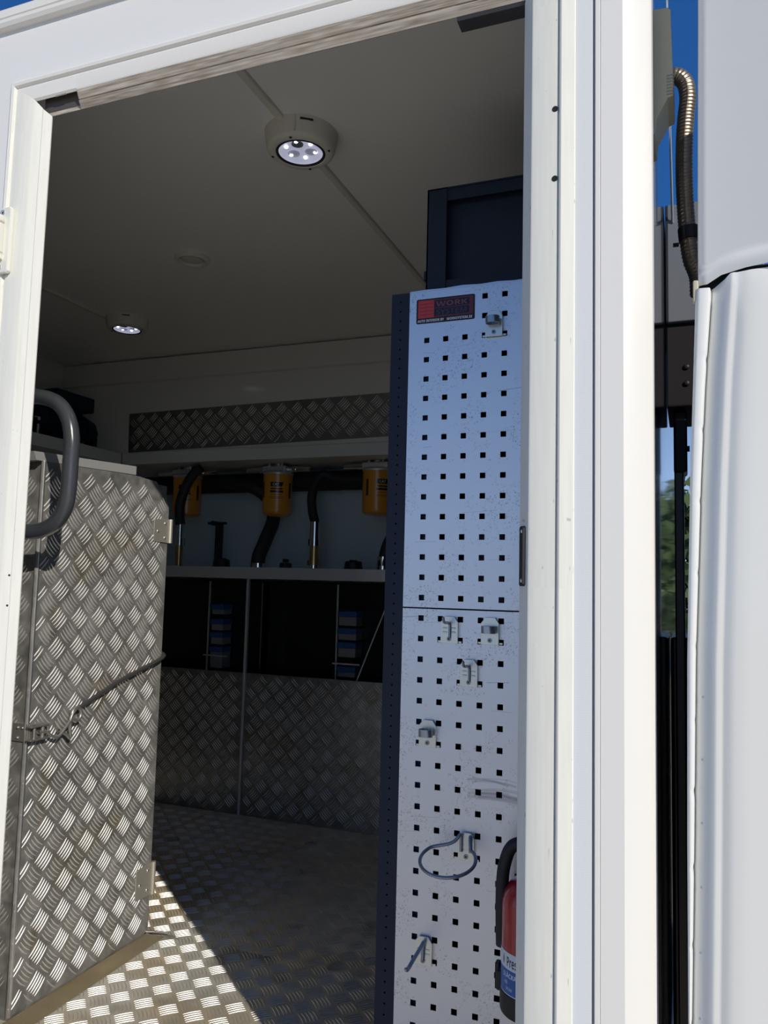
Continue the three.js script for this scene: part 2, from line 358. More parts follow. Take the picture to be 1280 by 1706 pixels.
// bars in the plane (u, v) with the normal n; inside(u, v) says where the plate is
function treadBars(p, u0, u1, v0, v1, inside, toWorld, fine, width = 0.05) {
  const bar = barShape(p * 0.6, p * width, p * 0.029, fine), bp = bar.attributes.position, bi = bar.index.array;
  const pos = [], idx = [];
  for (let i = Math.floor(u0 / p) - 1; i <= u1 / p + 1; i++) for (let j = Math.floor(v0 / p) - 1; j <= v1 / p + 1; j++) for (const B of [0, 1]) for (let k = -2; k <= 2; k++) {
    const a = B ? -Math.PI / 4 : Math.PI / 4, ca = Math.cos(a), sa = Math.sin(a), o = k * p * 0.128;
    const cu = (i + B * 0.5) * p - sa * o, cv = (j + B * 0.5) * p + ca * o, e = p * 0.25;
    if (!inside(cu + ca * e, cv + sa * e) || !inside(cu - ca * e, cv - sa * e)) continue;
    const base = pos.length / 3;
    for (let q = 0; q < bp.count; q++) { const x = bp.getX(q), y = bp.getY(q); pos.push(...toWorld(cu + ca * x - sa * y, cv + sa * x + ca * y, bp.getZ(q))); }
    for (let q = 0; q < bi.length; q++) idx.push(base + bi[q]);
  }
  const g = new THREE.BufferGeometry();
  g.setAttribute('position', new THREE.Float32BufferAttribute(pos, 3)); g.setIndex(idx); g.computeVertexNormals();
  return g;
}
function flipped(g) { const a = g.index.array; for (let i = 0; i < a.length; i += 3) { const t = a[i]; a[i] = a[i + 1]; a[i + 1] = t; } g.computeVertexNormals(); return g; }

part(floor, 'tread_relief', flipped(treadBars(0.0745, -2.95, -0.2, -3.25, -1.22, (u, v) => u > -2.95 && u < -0.2 && v < -1.22 && v > -3.245 && !(u < -1.5 && v > -2.07), (u, v, n) => [u, F + n, v], true, 0.044)), M.floorBar, { kind: 'stuff' });

// ---------------------------------------------------------------- left cabinet of tread plate
{
  const X = -1.54, t = thing('storage_cabinet', 'tall cabinet of bright aluminium tread plate standing inside the door on the left', 'cabinet', [-1.75, F, -1.8]);
  part(t, 'carcass', [bx(-2.0, X - 0.004, F, 0.29, -2.06, -1.55)], M.plate);
  const outline = [[-1.538, F + 0.012], [-2.07, F + 0.012], [-2.07, 0.225], [-2.05, 0.262], [-2.0, 0.298], [-1.9, 0.303], [-1.538, 0.29]];
  const d = part(t, 'door', prismX(outline, X - 0.004, X, 0.0008), M.plate);
  const inside = (z, y) => y > F + 0.012 && z > -2.069 && z < -1.545 && y < 0.285 && !(z < -1.98 && y > 0.225 + (z + 2.07) * 0.8);
  part(d, 'tread_relief', treadBars(0.0757, -2.07, -1.54, F, 0.3, inside, (z, y, n) => [X + n, y, z], true), M.plateBar, { kind: 'stuff' });
  const f = part(t, 'front_panel', bx(-2.0, -1.55, F + 0.012, 0.288, -1.549, -1.5455), M.plate);
  part(f, 'tread_relief', flipped(treadBars(0.0757, -2.0, -1.57, F, 0.3, (x, y) => x > -2 && x < -1.56 && y > F + 0.02 && y < 0.28, (x, y, n) => [x, y, -1.5455 + n], true)).toNonIndexed(), M.plateBar, { kind: 'stuff' });
  part(t, 'edge_trim', [bx(X - 0.003, X + 0.0035, F + 0.012, 0.292, -1.549, -1.5425, 0.0012)], M.alu, { label: 'bright aluminium strip down the front edge' });
  part(t, 'top_lip', [prismX([[-1.51, 0.312], [-1.905, 0.331], [-1.905, 0.305], [-1.52, 0.29]], X - 0.03, X - 0.001, 0.001), bx(-2.0, X - 0.02, 0.29, 0.306, -1.95, -1.53)], M.aluDull);
  // hinges on the far edge
  for (const [y, h] of [[0.148, 0.075], [-0.91, 0.095]]) {
    const hg = part(t, 'hinge', [prismX([[-2.068, y - h / 2], [-2.068, y + h / 2], [-2.0, y + h / 2 - 0.004], [-1.996, y + h / 2 - 0.01], [-1.996, y - h / 2 + 0.01], [-2.0, y - h / 2 + 0.002]], X + 0.0015, X + 0.0045, 0.0006), cyl([X + 0.004, y - h / 2, -2.076], [X + 0.004, y + h / 2, -2.076], 0.0075)], std(lin(0.5, 0.47, 0.4), 0.5, 0.7));
    for (const [z, yy] of [[-2.05, y + h * 0.3], [-2.05, y - h * 0.3], [-2.015, y - h * 0.05]]) part(hg, 'screw', [new THREE.SphereGeometry(0.0058, 12, 8).scale(0.5, 1, 1).translate(X + 0.0045, yy, z)], M.alu);
  }
  part(t, 'plinth_rod', [cyl([X - 0.01, F + 0.012, -2.06], [-1.475, F + 0.012, -2.085], 0.004)], M.chrome);
}
{ // dusty sloping kerb along the foot of the cabinet
  const t = thing('kerb_strip', 'dusty tan sloping kerb strip along the floor at the foot of the tread plate cabinet', 'kerb', [-1.5, F, -1.8]);
  part(t, 'slope', strip([[[-1.5385, F + 0.009, -1.35], [-1.52, F + 0.0085, -1.35], [-1.495, F + 0.005, -1.35], [-1.475, F + 0.0015, -1.35]], [[-1.5385, F + 0.009, -2.062], [-1.52, F + 0.0085, -2.062], [-1.505, F + 0.005, -2.072], [-1.485, F + 0.0015, -2.078]]]), M.dust);
}
{ // rubber strap with a hook that holds the cabinet shut
  const t = thing('rubber_strap', 'dark stretched rubber strap with metal toggle holding the tread plate cabinet shut', 'strap', [-1.53, -0.4, -1.55]);
  part(t, 'band', [tube([[-1.545, -0.235, -2.078], [-1.528, -0.241, -2.066], [-1.527, -0.3, -1.855], [-1.526, -0.352, -1.705]], 0.0062, 40, 8).scale(1, 1, 1)], std(lin(0.06, 0.06, 0.06), 0.45, 0.3));
  part(t, 'eyelet', [tube([[-1.522, -0.352, -1.705], [-1.518, -0.352, -1.685], [-1.517, -0.372, -1.668], [-1.518, -0.4, -1.668], [-1.519, -0.424, -1.672], [-1.52, -0.41, -1.655], [-1.521, -0.398, -1.63]], 0.0045, 40, 8), new THREE.TorusGeometry(0.017, 0.005, 8, 20).rotateY(Math.PI / 2).translate(-1.519, -0.365, -1.69)], M.wornSteel);
  part(t, 'loop', [tube([[-1.518, -0.374, -1.672], [-1.514, -0.395, -1.645], [-1.514, -0.412, -1.62], [-1.516, -0.405, -1.6], [-1.518, -0.393, -1.585], [-1.52, -0.392, -1.562]], 0.0042, 40, 8), tube([[-1.518, -0.412, -1.62], [-1.518, -0.402, -1.595], [-1.518, -0.378, -1.588], [-1.52, -0.375, -1.56]], 0.0035, 30, 8)], M.wornSteel);
  part(t, 'toggle', [bx(-1.53, -1.512, -0.377, -0.373, -1.59, -1.53, 0.001), bx(-1.53, -1.512, -0.409, -0.405, -1.59, -1.53, 0.001), cyl([-1.52, -0.409, -1.575], [-1.52, -0.373, -1.575], 0.005), cyl([-1.52, -0.409, -1.548], [-1.52, -0.373, -1.548], 0.004), bx(-1.536, -1.53, -0.41, -0.372, -1.59, -1.5425, 0.001)], M.wornSteel);
  part(t, 'base_plate', [bx(-1.6, -1.535, -0.414, -0.37, -1.5445, -1.5405, 0.001), new THREE.SphereGeometry(0.004, 10, 8).translate(-1.55, -0.38, -1.54), new THREE.SphereGeometry(0.004, 10, 8).translate(-1.565, -0.405, -1.54), new THREE.SphereGeometry(0.004, 10, 8).translate(-1.565, -0.38, -1.54)], M.wornSteel);
}
{ // black grab handle
  const t = thing('grab_handle', 'black grained tubular grab handle bent in a rounded square just inside the doorway', 'handle', [-1.52, 0.27, -1.45]);
  const z = -1.45, R = 0.0185;
  part(t, 'tube', [tube([[-1.56, 0.437, z], [-1.52, 0.436, z], [-1.46, 0.43, z], [-1.412, 0.41, z], [-1.38, 0.372, z], [-1.366, 0.32, z], [-1.366, 0.27, z], [-1.367, 0.2, z], [-1.374, 0.16, z], [-1.4, 0.125, z], [-1.44, 0.107, z], [-1.5, 0.103, z], [-1.56, 0.103, z]], R, 90, 24)], M.handle);
  for (const y of [0.437, 0.103]) {
    const b = part(t, 'mount', [cyl([-1.56, y, z], [-1.49, y, z], R * 1.04, R * 1.04, 24)], M.handle);
    part(b, 'screw', [new THREE.SphereGeometry(0.006, 12, 8).scale(1, 1, 0.4).translate(-1.51, y - 0.003, z + R * 1.02)], M.chrome);
  }
  part(t, 'bracket', [bx(-1.6, -1.56, 0.06, 0.48, z - 0.03, -1.33, 0.004)], M.inner);
}

// ---------------------------------------------------------------- ceiling fittings
function makeLamp(label, x, z) {
  const t = thing('ceiling_lamp', label, 'lamp', [x, H, z], 'round lamps on the ceiling');
  const h = 0.05;                                   // depth of the fitting below the ceiling
  part(t, 'housing', lathe([[0.0615, -h + 0.003], [0.0635, -h], [0.068, -h - 0.0005], [0.077, -h + 0.001], [0.083, -h + 0.005], [0.0865, -h + 0.012], [0.0915, -0.004], [0.0925, 0]], [x, H, z], 56), M.lampShell);
  part(t, 'gasket', lathe([[0.0545, -h + 0.007], [0.0565, -h + 0.0005], [0.0615, -h], [0.063, -h + 0.004]], [x, H, z], 48), M.black);
  const glow = new THREE.MeshStandardMaterial({ color: lin(0.5, 0.5, 0.56), roughness: 0.3, emissive: lin(0.26, 0.27, 0.36), emissiveIntensity: 1 });
  part(t, 'reflector', lathe([[0.0001, -h + 0.014], [0.05, -h + 0.0115], [0.0555, -h + 0.003]], [x, H, z], 40), glow);
  const led = new THREE.MeshStandardMaterial({ color: 0x000000, emissive: lin(1, 1, 1), emissiveIntensity: 4 });
  for (let k = 0; k < 6; k++) { const a = k * Math.PI / 3 + 0.14; part(t, 'led', new THREE.SphereGeometry(0.0052, 10, 8).scale(1, 0.6, 1).translate(x + Math.sin(a) * 0.037, H - h + 0.0105, z + Math.cos(a) * 0.037), led); }
  for (let k = 0; k < 3; k++) { const a = k * Math.PI * 2 / 3 + 0.14, ox = x + Math.sin(a) * 0.026, oz = z + Math.cos(a) * 0.026; part(t, 'optic', [new THREE.TorusGeometry(0.0135, 0.0018, 8, 24).rotateX(Math.PI / 2).translate(ox, H - h + 0.0105, oz), new THREE.CylinderGeometry(0.0115, 0.0115, 0.001, 20).translate(ox, H - h + 0.0112, oz)], k ? new THREE.MeshStandardMaterial({ color: lin(0.3, 0.3, 0.36), roughness: 0.3, emissive: lin(0.1, 0.105, 0.15) }) : M.grey); }
  for (let k = 0; k < 4; k++) { const a = k * Math.PI / 2 + 0.14; part(t, 'screw', new THREE.CylinderGeometry(0.0036, 0.0036, 0.0014, 12).translate(x + Math.sin(a) * 0.0745, H - h, z + Math.cos(a) * 0.0745), M.black); }
  part(t, 'seam_slot', bx(-0.016, 0.016, H - 0.013, H - 0.0085, 0.087, 0.0915).rotateY(0.62).translate(x, 0, z), M.black);
  part(t, 'seam_rib', bx(-0.0015, 0.0015, H - 0.04, H - 0.002, 0.085, 0.0925).rotateY(0.3).translate(x, 0, z), M.lampShell);
  const s = new THREE.SpotLight(lin(0.85, 0.9, 1), 0.035, 4, 1.25, 0.8, 2);
  s.position.set(x, H - 0.065 + E, z); s.target.position.set(x, 0, z); s.castShadow = true; s.shadow.radius = 4; scene.add(s, s.target);
}
makeLamp('round cream ceiling lamp with lit white leds, the larger one nearest the doorway', -0.905, -1.68);
makeLamp('lit round ceiling lamp far back at the left, above the pump motor', -2.285, -2.71);
{
  const t = thing('ceiling_vent', 'flat unlit round vent disc set in the middle of the ceiling', 'vent', [-1.622, H, -2.242]);
  part(t, 'rim', lathe([[0.04, -0.002], [0.043, -0.013], [0.054, -0.014], [0.06, -0.01], [0.062, 0]], [-1.622, H, -2.242], 48), M.lampShell);
  part(t, 'disc', lathe([[0.0001, -0.009], [0.033, -0.008], [0.036, -0.002]], [-1.622, H, -2.242], 40), M.lampShell);
}
for (const [x, z0, z1, label] of [[-0.916, -1.59, -1.28, 'narrow cable duct along the ceiling between the door header and the nearest lamp'], [-0.916, -3.24, -1.775, 'narrow cable duct running along the ceiling from the nearest lamp to the back'], [-2.356, -2.68, -1.21, 'narrow cable duct on the ceiling leading to the far lamp at left']]) {
  const t = thing('cable_duct', label, 'cable duct', [x, H, (z0 + z1) / 2], 'cable ducts on the ceiling');
  part(t, 'cover', [prism([[x - 0.011, H], [x - 0.0095, H - 0.007], [x - 0.007, H - 0.009], [x + 0.007, H - 0.009], [x + 0.0095, H - 0.007], [x + 0.011, H]], z0, z1, 0.0005)], M.lampShell);
}

// ---------------------------------------------------------------- tool rack with perforated panels
const ZP = -1.553, PITCH = 0.0419;
{
  const t = thing('tool_rack', 'dark navy steel tool rack with finely perforated upright, carrying the zinc peg panels', 'rack', [-0.35, F, -1.7]);
  const holes = [];
  for (let y = F + 0.03; y < 0.6155; y += 0.02096) { const h = []; for (let k = 0; k < 8; k++) { const a = -k * Math.PI / 4; h.push([-0.5784 + 0.0021 * Math.cos(a), y + 0.0021 * Math.sin(a)]); } holes.push(h); }
  part(t, 'upright', prism([[-0.5994, F], [-0.5573, F], [-0.5573, 0.6277], [-0.5994, 0.6277]], ZP - 0.003, ZP - 0.001, 0, holes), M.navy);
  parts(t, 'upright_return', [bx(-0.5994, -0.5972, F, 0.6277, -2.3, ZP - 0.003), bx(-0.5972, -0.5, F, 0.6277, ZP - 0.012, ZP - 0.01)], M.navyDeep);
  part(t, 'back_sheet', [bx(-0.5972, XR - 0.002, F, 0.621, -2.3, -2.295)], M.navyDeep);
  part(t, 'side_sheet', [bx(XR - 0.012, XR - 0.004, F, 0.621, -2.295, ZP - 0.01)], M.navyDeep);
  for (const y of [0.6, 0.155, -0.066, -0.42, -0.8, F + 0.01]) part(t, 'shelf', [bx(-0.5965, XR - 0.013, y, y + 0.012, -2.294, ZP - 0.03)], y > 0 && y < 0.3 ? M.shelfWhite : M.navyDeep);
  parts(t, 'drawer_front', [bx(-0.55, -0.47, -0.22, -0.08, ZP - 0.07, ZP - 0.05), bx(-0.44, -0.36, -0.045, 0.11, ZP - 0.09, ZP - 0.06)], M.greyTin);
}
function pegPanel(name, label, y0, y1, k0, k1, skip) {
  const t = thing(name, label, 'peg panel', [-0.35, y0, ZP], 'zinc peg panels of the tool rack'), holes = [];
  for (let k = k0; k <= k1; k++) for (let i = 0; i < 8; i++) {
    const x = -0.517 + i * PITCH, y = 0.5181 - k * PITCH, s = 0.0058; if (skip(k, i)) continue;
    holes.push([[x - s, y - s], [x - s, y + s], [x + s, y + s], [x + s, y - s]]);
  }
  part(t, 'perforated_sheet', prism([[-0.5573, y0], [-0.19, y0], [-0.19, y1], [-0.5573, y1]], ZP - 0.0012, ZP + 0.0008, 0, holes), M.zinc);
  return t;
}
const upper = pegPanel('peg_panel', 'upper zinc peg panel with square holes and a red and black sticker', -0.0464, 0.6249, -2, 13, (k, i) => k < 0 && i < 3);
part(upper, 'top_flange', [prism([[-0.5573, 0.6249], [-0.19, 0.6249], [-0.19, 0.629], [-0.25, 0.628], [-0.29, 0.6302], [-0.33, 0.6285], [-0.365, 0.6305], [-0.4, 0.629], [-0.44, 0.6312], [-0.48, 0.629], [-0.52, 0.63], [-0.5573, 0.629]], ZP - 0.012, ZP + 0.0005)], M.alu, { label: 'chipped bare edge along the top' });
pegPanel('peg_panel', 'lower zinc peg panel with square holes, below the black joint line', -1.06, -0.0494, 14, 37, () => false);
{ // sticker with the rack maker's lettering
  const tex = canvasTex(768, 320, (c, w, h) => {
    c.fillStyle = '#10131f'; c.fillRect(0, 0, w, h);
    c.fillStyle = '#6f2a32'; c.fillRect(22, 18, w - 44, 232);
    c.fillStyle = '#12142a'; c.fillRect(240, 34, w - 310, 92); c.fillRect(240, 138, w - 310, 92);
    c.fillStyle = '#c8403c'; c.fillRect(22, 18, 212, 232);
    c.strokeStyle = '#7a1f22'; c.lineWidth = 5;
    for (const y of [66, 112, 158, 204]) { c.beginPath(); c.moveTo(40, y); c.lineTo(110, y); c.moveTo(142, y); c.lineTo(226, y); c.stroke(); c.beginPath(); c.moveTo(110, y - 12); c.lineTo(126, y + 12); c.lineTo(142, y - 12); c.stroke(); }
    c.fillStyle = '#8a4a50'; c.font = 'bold 88px sans-serif'; c.textBaseline = 'middle';
    const fit = (s, x, y, width) => { c.save(); c.translate(x, y); c.scale(width / c.measureText(s).width, 1); c.fillText(s, 0, 0); c.restore(); };
    fit('WORK', 262, 82, 410); c.fillStyle = '#4a3548'; fit('SYSTEM', 262, 186, 410);
    c.fillStyle = '#f2f2f2'; c.font = 'bold 46px sans-serif'; fit('AUTO INTERIOR BY', 18, 286, 350); fit('WORKSYSTEM.SE', 404, 286, 335);
  });
  const y0 = 0.5551, y1 = 0.6091, x0 = -0.5414, x1 = -0.4128, r = 0.004;
  const s = new THREE.Shape(); s.moveTo(x0 + r, y0); s.lineTo(x1 - r, y0); s.quadraticCurveTo(x1, y0, x1, y0 + r); s.lineTo(x1, y1 - r); s.quadraticCurveTo(x1, y1, x1 - r, y1); s.lineTo(x0 + r, y1); s.quadraticCurveTo(x0, y1, x0, y1 - r); s.lineTo(x0, y0 + r); s.quadraticCurveTo(x0, y0, x0 + r, y0);
  const g = new THREE.ExtrudeGeometry(s, { depth: 0.0006, bevelEnabled: false }).translate(0, 0, ZP + 0.0009).toNonIndexed();
  const p = g.attributes.position, uv = new Float32Array(p.count * 2);
  for (let i = 0; i < p.count; i++) { uv[2 * i] = (p.getX(i) - x0) / (x1 - x0); uv[2 * i + 1] = (p.getY(i) - y0) / (y1 - y0); }
  g.setAttribute('uv', new THREE.BufferAttribute(uv, 2));
  part(upper, 'sticker', g, std(0xffffff, 0.4, 0, { map: tex }), { keepUV: true, label: 'red and black maker sticker' });
}
// hooks: a zinc plate held in the holes, with a clip, a wire hook, a ring or a rod
function hook(name, label, x, y, kind) {
  const t = thing(name, label, 'tool hook', [x, y, ZP + 0.001], 'zinc hooks on the peg panels'), z = ZP + 0.0012, w = 0.0165, h = 0.0245;
  const T = (g) => g.translate(x, y, z);
  const narrow = kind === 'ring' ? 0.9 : 1;
  part(t, 'plate', T(prism([[-w * narrow, -h], [w * narrow, -h], [w * narrow, h * 0.58], [w * 0.55, h], [-w * 0.5, h], [-w * narrow, h * 0.58]], 0.004, 0.0062, 0.0006)), M.zincHook);
  parts(t, 'side_flange', [T(bx(w * narrow - 0.0015, w * narrow, -h, h * 0.55, 0, 0.0055)), T(bx(-w * narrow, -w * narrow + 0.0015, -h, h * 0.55, 0, 0.0055))], M.zincHook);
  parts(t, 'locating_tab', [T(bx(-w - 0.006, -w + 0.002, -h + 0.001, -h + 0.004, 0.0005, 0.002)), T(bx(w - 0.002, w + 0.006, -h + 0.001, -h + 0.004, 0.0005, 0.002))], M.zincHook);
  const s = part(t, 'screw', T(new THREE.CylinderGeometry(0.0042, 0.0045, 0.002, 16).rotateX(Math.PI / 2).translate(0, -h + 0.008, 0.0065)), M.wire);
  parts(s, 'screw_recess', [T(new THREE.BoxGeometry(0.005, 0.0012, 0.0006).rotateZ(0.7).translate(0, -h + 0.008, 0.0077)), T(new THREE.BoxGeometry(0.005, 0.0012, 0.0006).rotateZ(-0.87).translate(0, -h + 0.008, 0.0077))], M.black);
  if (kind !== 'clip') parts(t, 'rib', [-1, 1].flatMap((sx) => [0.003, -0.0045].map((yy) => T(new THREE.CapsuleGeometry(0.0016, 0.006, 4, 8).rotateZ(Math.PI / 2).scale(1, 1, 0.6).translate(sx * 0.008, yy, 0.0062)))), M.zincHook);
  if (kind === 'clip') {                           // spring clip: a sheet band bowed outwards, open in front
    const c = []; for (let k = 0; k <= 14; k++) { const a = -0.42 * Math.PI + k / 14 * 1.84 * Math.PI; c.push([0.0135 * Math.sin(a) * 0.98, 0.017 - 0.011 * Math.cos(a)]); }
    const band = [c.map(([a, b]) => [a, 0.0095, b]), c.map(([a, b]) => [a, -0.0035, b])];
    const inner = c.map(([a, b]) => [a * 0.88, (b - 0.017) * 0.88 + 0.017]);
    part(t, 'spring_clip', [T(strip(band)), T(strip([inner.map(([a, b]) => [a, -0.0035, b]), inner.map(([a, b]) => [a, 0.0095, b])])), T(strip([c.map(([a, b]) => [a, -0.0035, b]), inner.map(([a, b]) => [a, -0.0035, b])])), T(strip([inner.map(([a, b]) => [a, 0.0095, b]), c.map(([a, b]) => [a, 0.0095, b])]))], std(lin(0.42, 0.46, 0.5), 0.3, 0.85, { side: THREE.DoubleSide }));
  } else if (kind === 'wire') {
    part(t, 'wire', capTube([[0.0015, -0.013, 0.0075], [0.0015, 0.002, 0.0078], [0.0012, 0.0105, 0.0085], [-0.001, 0.0132, 0.016], [-0.001, 0.0138, 0.03], [-0.001, 0.0165, 0.0385], [-0.001, 0.0225, 0.042]].map((p) => [p[0] + x, p[1] + y, p[2] + z]), 0.0026, 40, 10), M.wire);
  } else if (kind === 'rod') {
    part(t, 'rod', capTube([[0, -0.014, 0.0078], [0.001, 0.006, 0.0082], [0.0025, 0.0172, 0.011], [0.0025, 0.0158, 0.024], [0.0025, 0.0105, 0.07], [0.0025, 0.0075, 0.098], [0.0025, 0.0105, 0.104]].map((p) => [p[0] + x, p[1] + y, p[2] + z]), 0.0034, 50, 12), M.wire);
  } else if (kind === 'ring') {
    const pts = [[-0.0085, -0.008, 0.0078], [-0.0085, 0.012, 0.0082], [-0.0088, 0.0225, 0.012], [-0.016, 0.013, 0.018], [-0.024, 0.008, 0.022]];
    const R = 0.0465; for (let k = 0; k <= 26; k++) { const a = 2.5 + k / 26 * 4.62; pts.push([-0.017 + R * 1.03 * Math.cos(a), -0.006 - 0.0135 * (1 - Math.sin(a)) + 0.012, 0.062 - R * Math.sin(a)]); }
    pts.push([0.012, 0.012, 0.022], [0.0095, 0.021, 0.014], [0.0085, 0.014, 0.0082], [0.0085, -0.008, 0.0078]);
    part(t, 'ring_wire', [tube(pts.map((p) => [p[0] + x, p[1] + y, p[2] + z]), 0.003, 160, 10)], M.wire);
  }
  t.scale.setScalar(1.1);
  return t;
}
const hx = (i) => -0.517 + (i + 0.5) * PITCH, hy = (k) => 0.5181 - (k + 0.5) * PITCH;
hook('spring_clip_hook', 'zinc spring clip hook at the top of the upper panel, right of the sticker', hx(3), hy(-1), 'clip');
hook('spring_clip_hook', 'zinc spring clip hook just below the panel joint, right one of the two there', hx(3), hy(14) + 0.001, 'clip');
hook('spring_clip_hook', 'zinc spring clip hook alone near the left edge of the lower panel', hx(0), hy(19), 'clip');
hook('wire_hook', 'zinc plate with small bent wire hook just below the panel joint, left of a clip', hx(1), hy(14), 'wire');
hook('wire_hook', 'zinc plate with small bent wire hook, one step below the pair at the joint', hx(2), hy(16), 'wire');
hook('ring_holder', 'zinc plate carrying a large grey wire ring left of the fire extinguisher', hx(2), hy(24), 'ring');
hook('rod_hook', 'lowest zinc hook plate with a long straight rod pointing out of the panel', hx(0), hy(29), 'rod');
{ // open steel bin above the rack
  const x0 = -0.5395, x1 = XR - 0.004, y0 = 0.634, y1 = 0.8817, z1 = -1.605, z0 = -1.95, t = thing('storage_bin', 'open dark navy steel storage bin standing on top of the tool rack', 'bin', [-0.3, y0, -1.6]);
  part(t, 'left_side', [bx(x0, x0 + 0.003, y0, y1, z0, z1)], M.navyDeep); part(t, 'right_side', [bx(x1 - 0.003, x1, y0, y1, z0, z1)], M.navyDeep);
  part(t, 'top', [bx(x0, x1, y1 - 0.003, y1, z0, z1), bx(x0 + 0.003, x1 - 0.003, y1 - 0.03, y1 - 0.003, z1 - 0.006, z1 - 0.003)], M.navyDeep);
  part(t, 'bottom', [bx(x0, x1, y0, y0 + 0.003, z0, z1), bx(x0 + 0.003, x1 - 0.003, y0 + 0.003, y0 + 0.035, z1 - 0.006, z1 - 0.003)], M.navyDeep);
  part(t, 'back', [bx(x0 + 0.003, x1 - 0.003, y0 + 0.003, y1 - 0.003, z1 - 0.032, z1 - 0.029)], M.navyDeep);
  part(t, 'front_stile', [bx(x0, x0 + 0.045, y0, y1, z1 - 0.003, z1)], M.navyDeep);
  part(t, 'hinge_pin', new THREE.CylinderGeometry(0.004, 0.004, 0.02, 10).translate(x0 - 0.002, y0 + 0.05, z1 - 0.004), M.navyDeep);
}
{ // small fire extinguisher in its bracket, half hidden by the jamb
  const x = -0.2667, z = -1.4855, r = 0.0588, yb = -0.752, t = thing('fire_extinguisher', 'small red fire extinguisher with white and blue label and black hose beside the door jamb', 'extinguisher', [x, yb, z]);
  const ys_ = -0.5456;
  part(t, 'cylinder', lathe([[r, yb + 0.036], [r, ys_ - 0.03], [r * 0.985, ys_ - 0.018], [r * 0.92, ys_ - 0.004], [r * 0.75, ys_ + 0.012], [r * 0.45, ys_ + 0.022], [r * 0.3, ys_ + 0.027], [0.001, ys_ + 0.027]], [x, 0, z], 56), M.red);
  const tex = canvasTex(1024, 340, (c, w, h) => {
    c.fillStyle = '#e6e8ee'; c.fillRect(0, 0, w, h); c.fillStyle = '#2a62a8'; c.fillRect(0, 136, w, h - 136); c.fillStyle = '#e6e8ee'; c.fillRect(0, h - 8, w, 8);
    const at = (deg) => deg / 180 * w;               // the label goes half way round
    c.fillStyle = '#23262e'; c.font = 'bold 112px sans-serif'; c.save(); c.translate(at(66), 112); c.scale(0.6, 1); c.fillText('Presto', 0, 0); c.restore();
    c.beginPath(); c.moveTo(at(57), 24); c.quadraticCurveTo(at(61), 80, at(57), 112); c.quadraticCurveTo(at(53), 80, at(57), 24); c.fill();
    c.fillStyle = '#dfe8f4'; c.font = 'bold 52px sans-serif'; c.fillText('SLÄCKARE', at(56), 202); c.font = '40px sans-serif'; c.fillText('AB', at(60), 256); c.font = '34px sans-serif'; c.fillText('SKUM', at(64), 302);
  });
  const lab = new THREE.CylinderGeometry(r + 0.0006, r + 0.0006, 0.071, 48, 1, true, -Math.PI / 2 - 0.35, Math.PI).translate(x, yb + 0.0735, z);
  part(t, 'label', lab, std(0xffffff, 0.35, 0, { map: tex }), { keepUV: true, label: 'white and blue printed label' });
  part(t, 'base_ring', lathe([[0.001, yb], [r + 0.001, yb], [r + 0.0022, yb + 0.004], [r + 0.0022, yb + 0.0365], [r, yb + 0.038]], [x, 0, z], 48), M.black);
  part(t, 'valve', [cyl([x, ys_ + 0.02, z], [x, ys_ + 0.05, z], 0.013), bx(x - 0.015, x + 0.05, ys_ + 0.05, ys_ + 0.062, z - 0.01, z + 0.01, 0.003)], M.black);
  part(t, 'hose', [tube([[x + 0.02, ys_ + 0.075, z + 0.004], [x - 0.01, ys_ + 0.082, z + 0.006], [x - 0.04, ys_ + 0.073, z + 0.006], [x - 0.055, ys_ + 0.038, z + 0.004], [x - 0.06, ys_ - 0.005, z], [x - 0.061, ys_ - 0.055, z - 0.004], [x - 0.061, ys_ - 0.11, z - 0.01]], 0.0116, 60, 14)], M.rubber);
  part(t, 'bracket', [bx(x - 0.05, x + 0.05, yb - 0.002, ys_, ZP + 0.003, ZP + 0.0055), bx(x - r - 0.008, x - r + 0.004, yb + 0.025, yb + 0.06, ZP + 0.004, z + 0.012, 0.003)], M.black);
  parts(t, 'bracket_tooth', [0, 1, 2, 3].map((k) => bx(x - r - 0.014, x - r - 0.006, yb + 0.02 + k * 0.011, yb + 0.032 + k * 0.011, z - 0.02, z - 0.004, 0.001)), M.black);
}

// ---------------------------------------------------------------- the far side: ledge, tread plates, filters, tanks
{
  const t = thing('tread_panel', 'long dark tread plate panel on the far wall above the ledge', 'panel', [-1.6, 0.745, D + 0.006]);
  part(t, 'sheet', prism([[-2.685, 0.638], [-0.56, 0.669], [-0.56, 0.868], [-2.69, 0.84]], D + 0.0015, D + 0.004), M.benchPlate);
  part(t, 'tread_relief', treadBars(0.082, -2.69, -0.6, 0.63, 0.87, (x, y) => x > -2.68 && x < -0.6 && y > 0.642 + (x + 2.69) * 0.0145 && y < 0.835 + (x + 2.69) * 0.013, (x, y, n) => [x, y, D + 0.004 + n], true), M.plateBar, { kind: 'stuff' });
}
{
  const t = thing('wall_ledge', 'grey white ledge running along the far wall above the yellow filters', 'shelf', [-1.5, 0.575, D]);
  part(t, 'board', [bx(-2.715, XR - 0.002, 0.5745, 0.6345, -3.605, D + 0.012, 0.004)], M.shelfWhite);
  const b = thing('wall_ledge', 'grey ledge along the left wall with the pump motor on it', 'shelf', [-2.9, 0.575, -2.5]);
  part(b, 'board', [bx(XL + 0.001, -2.72, 0.5745, 0.6345, -3.24, -1.5, 0.004)], M.shelfWhite);
}
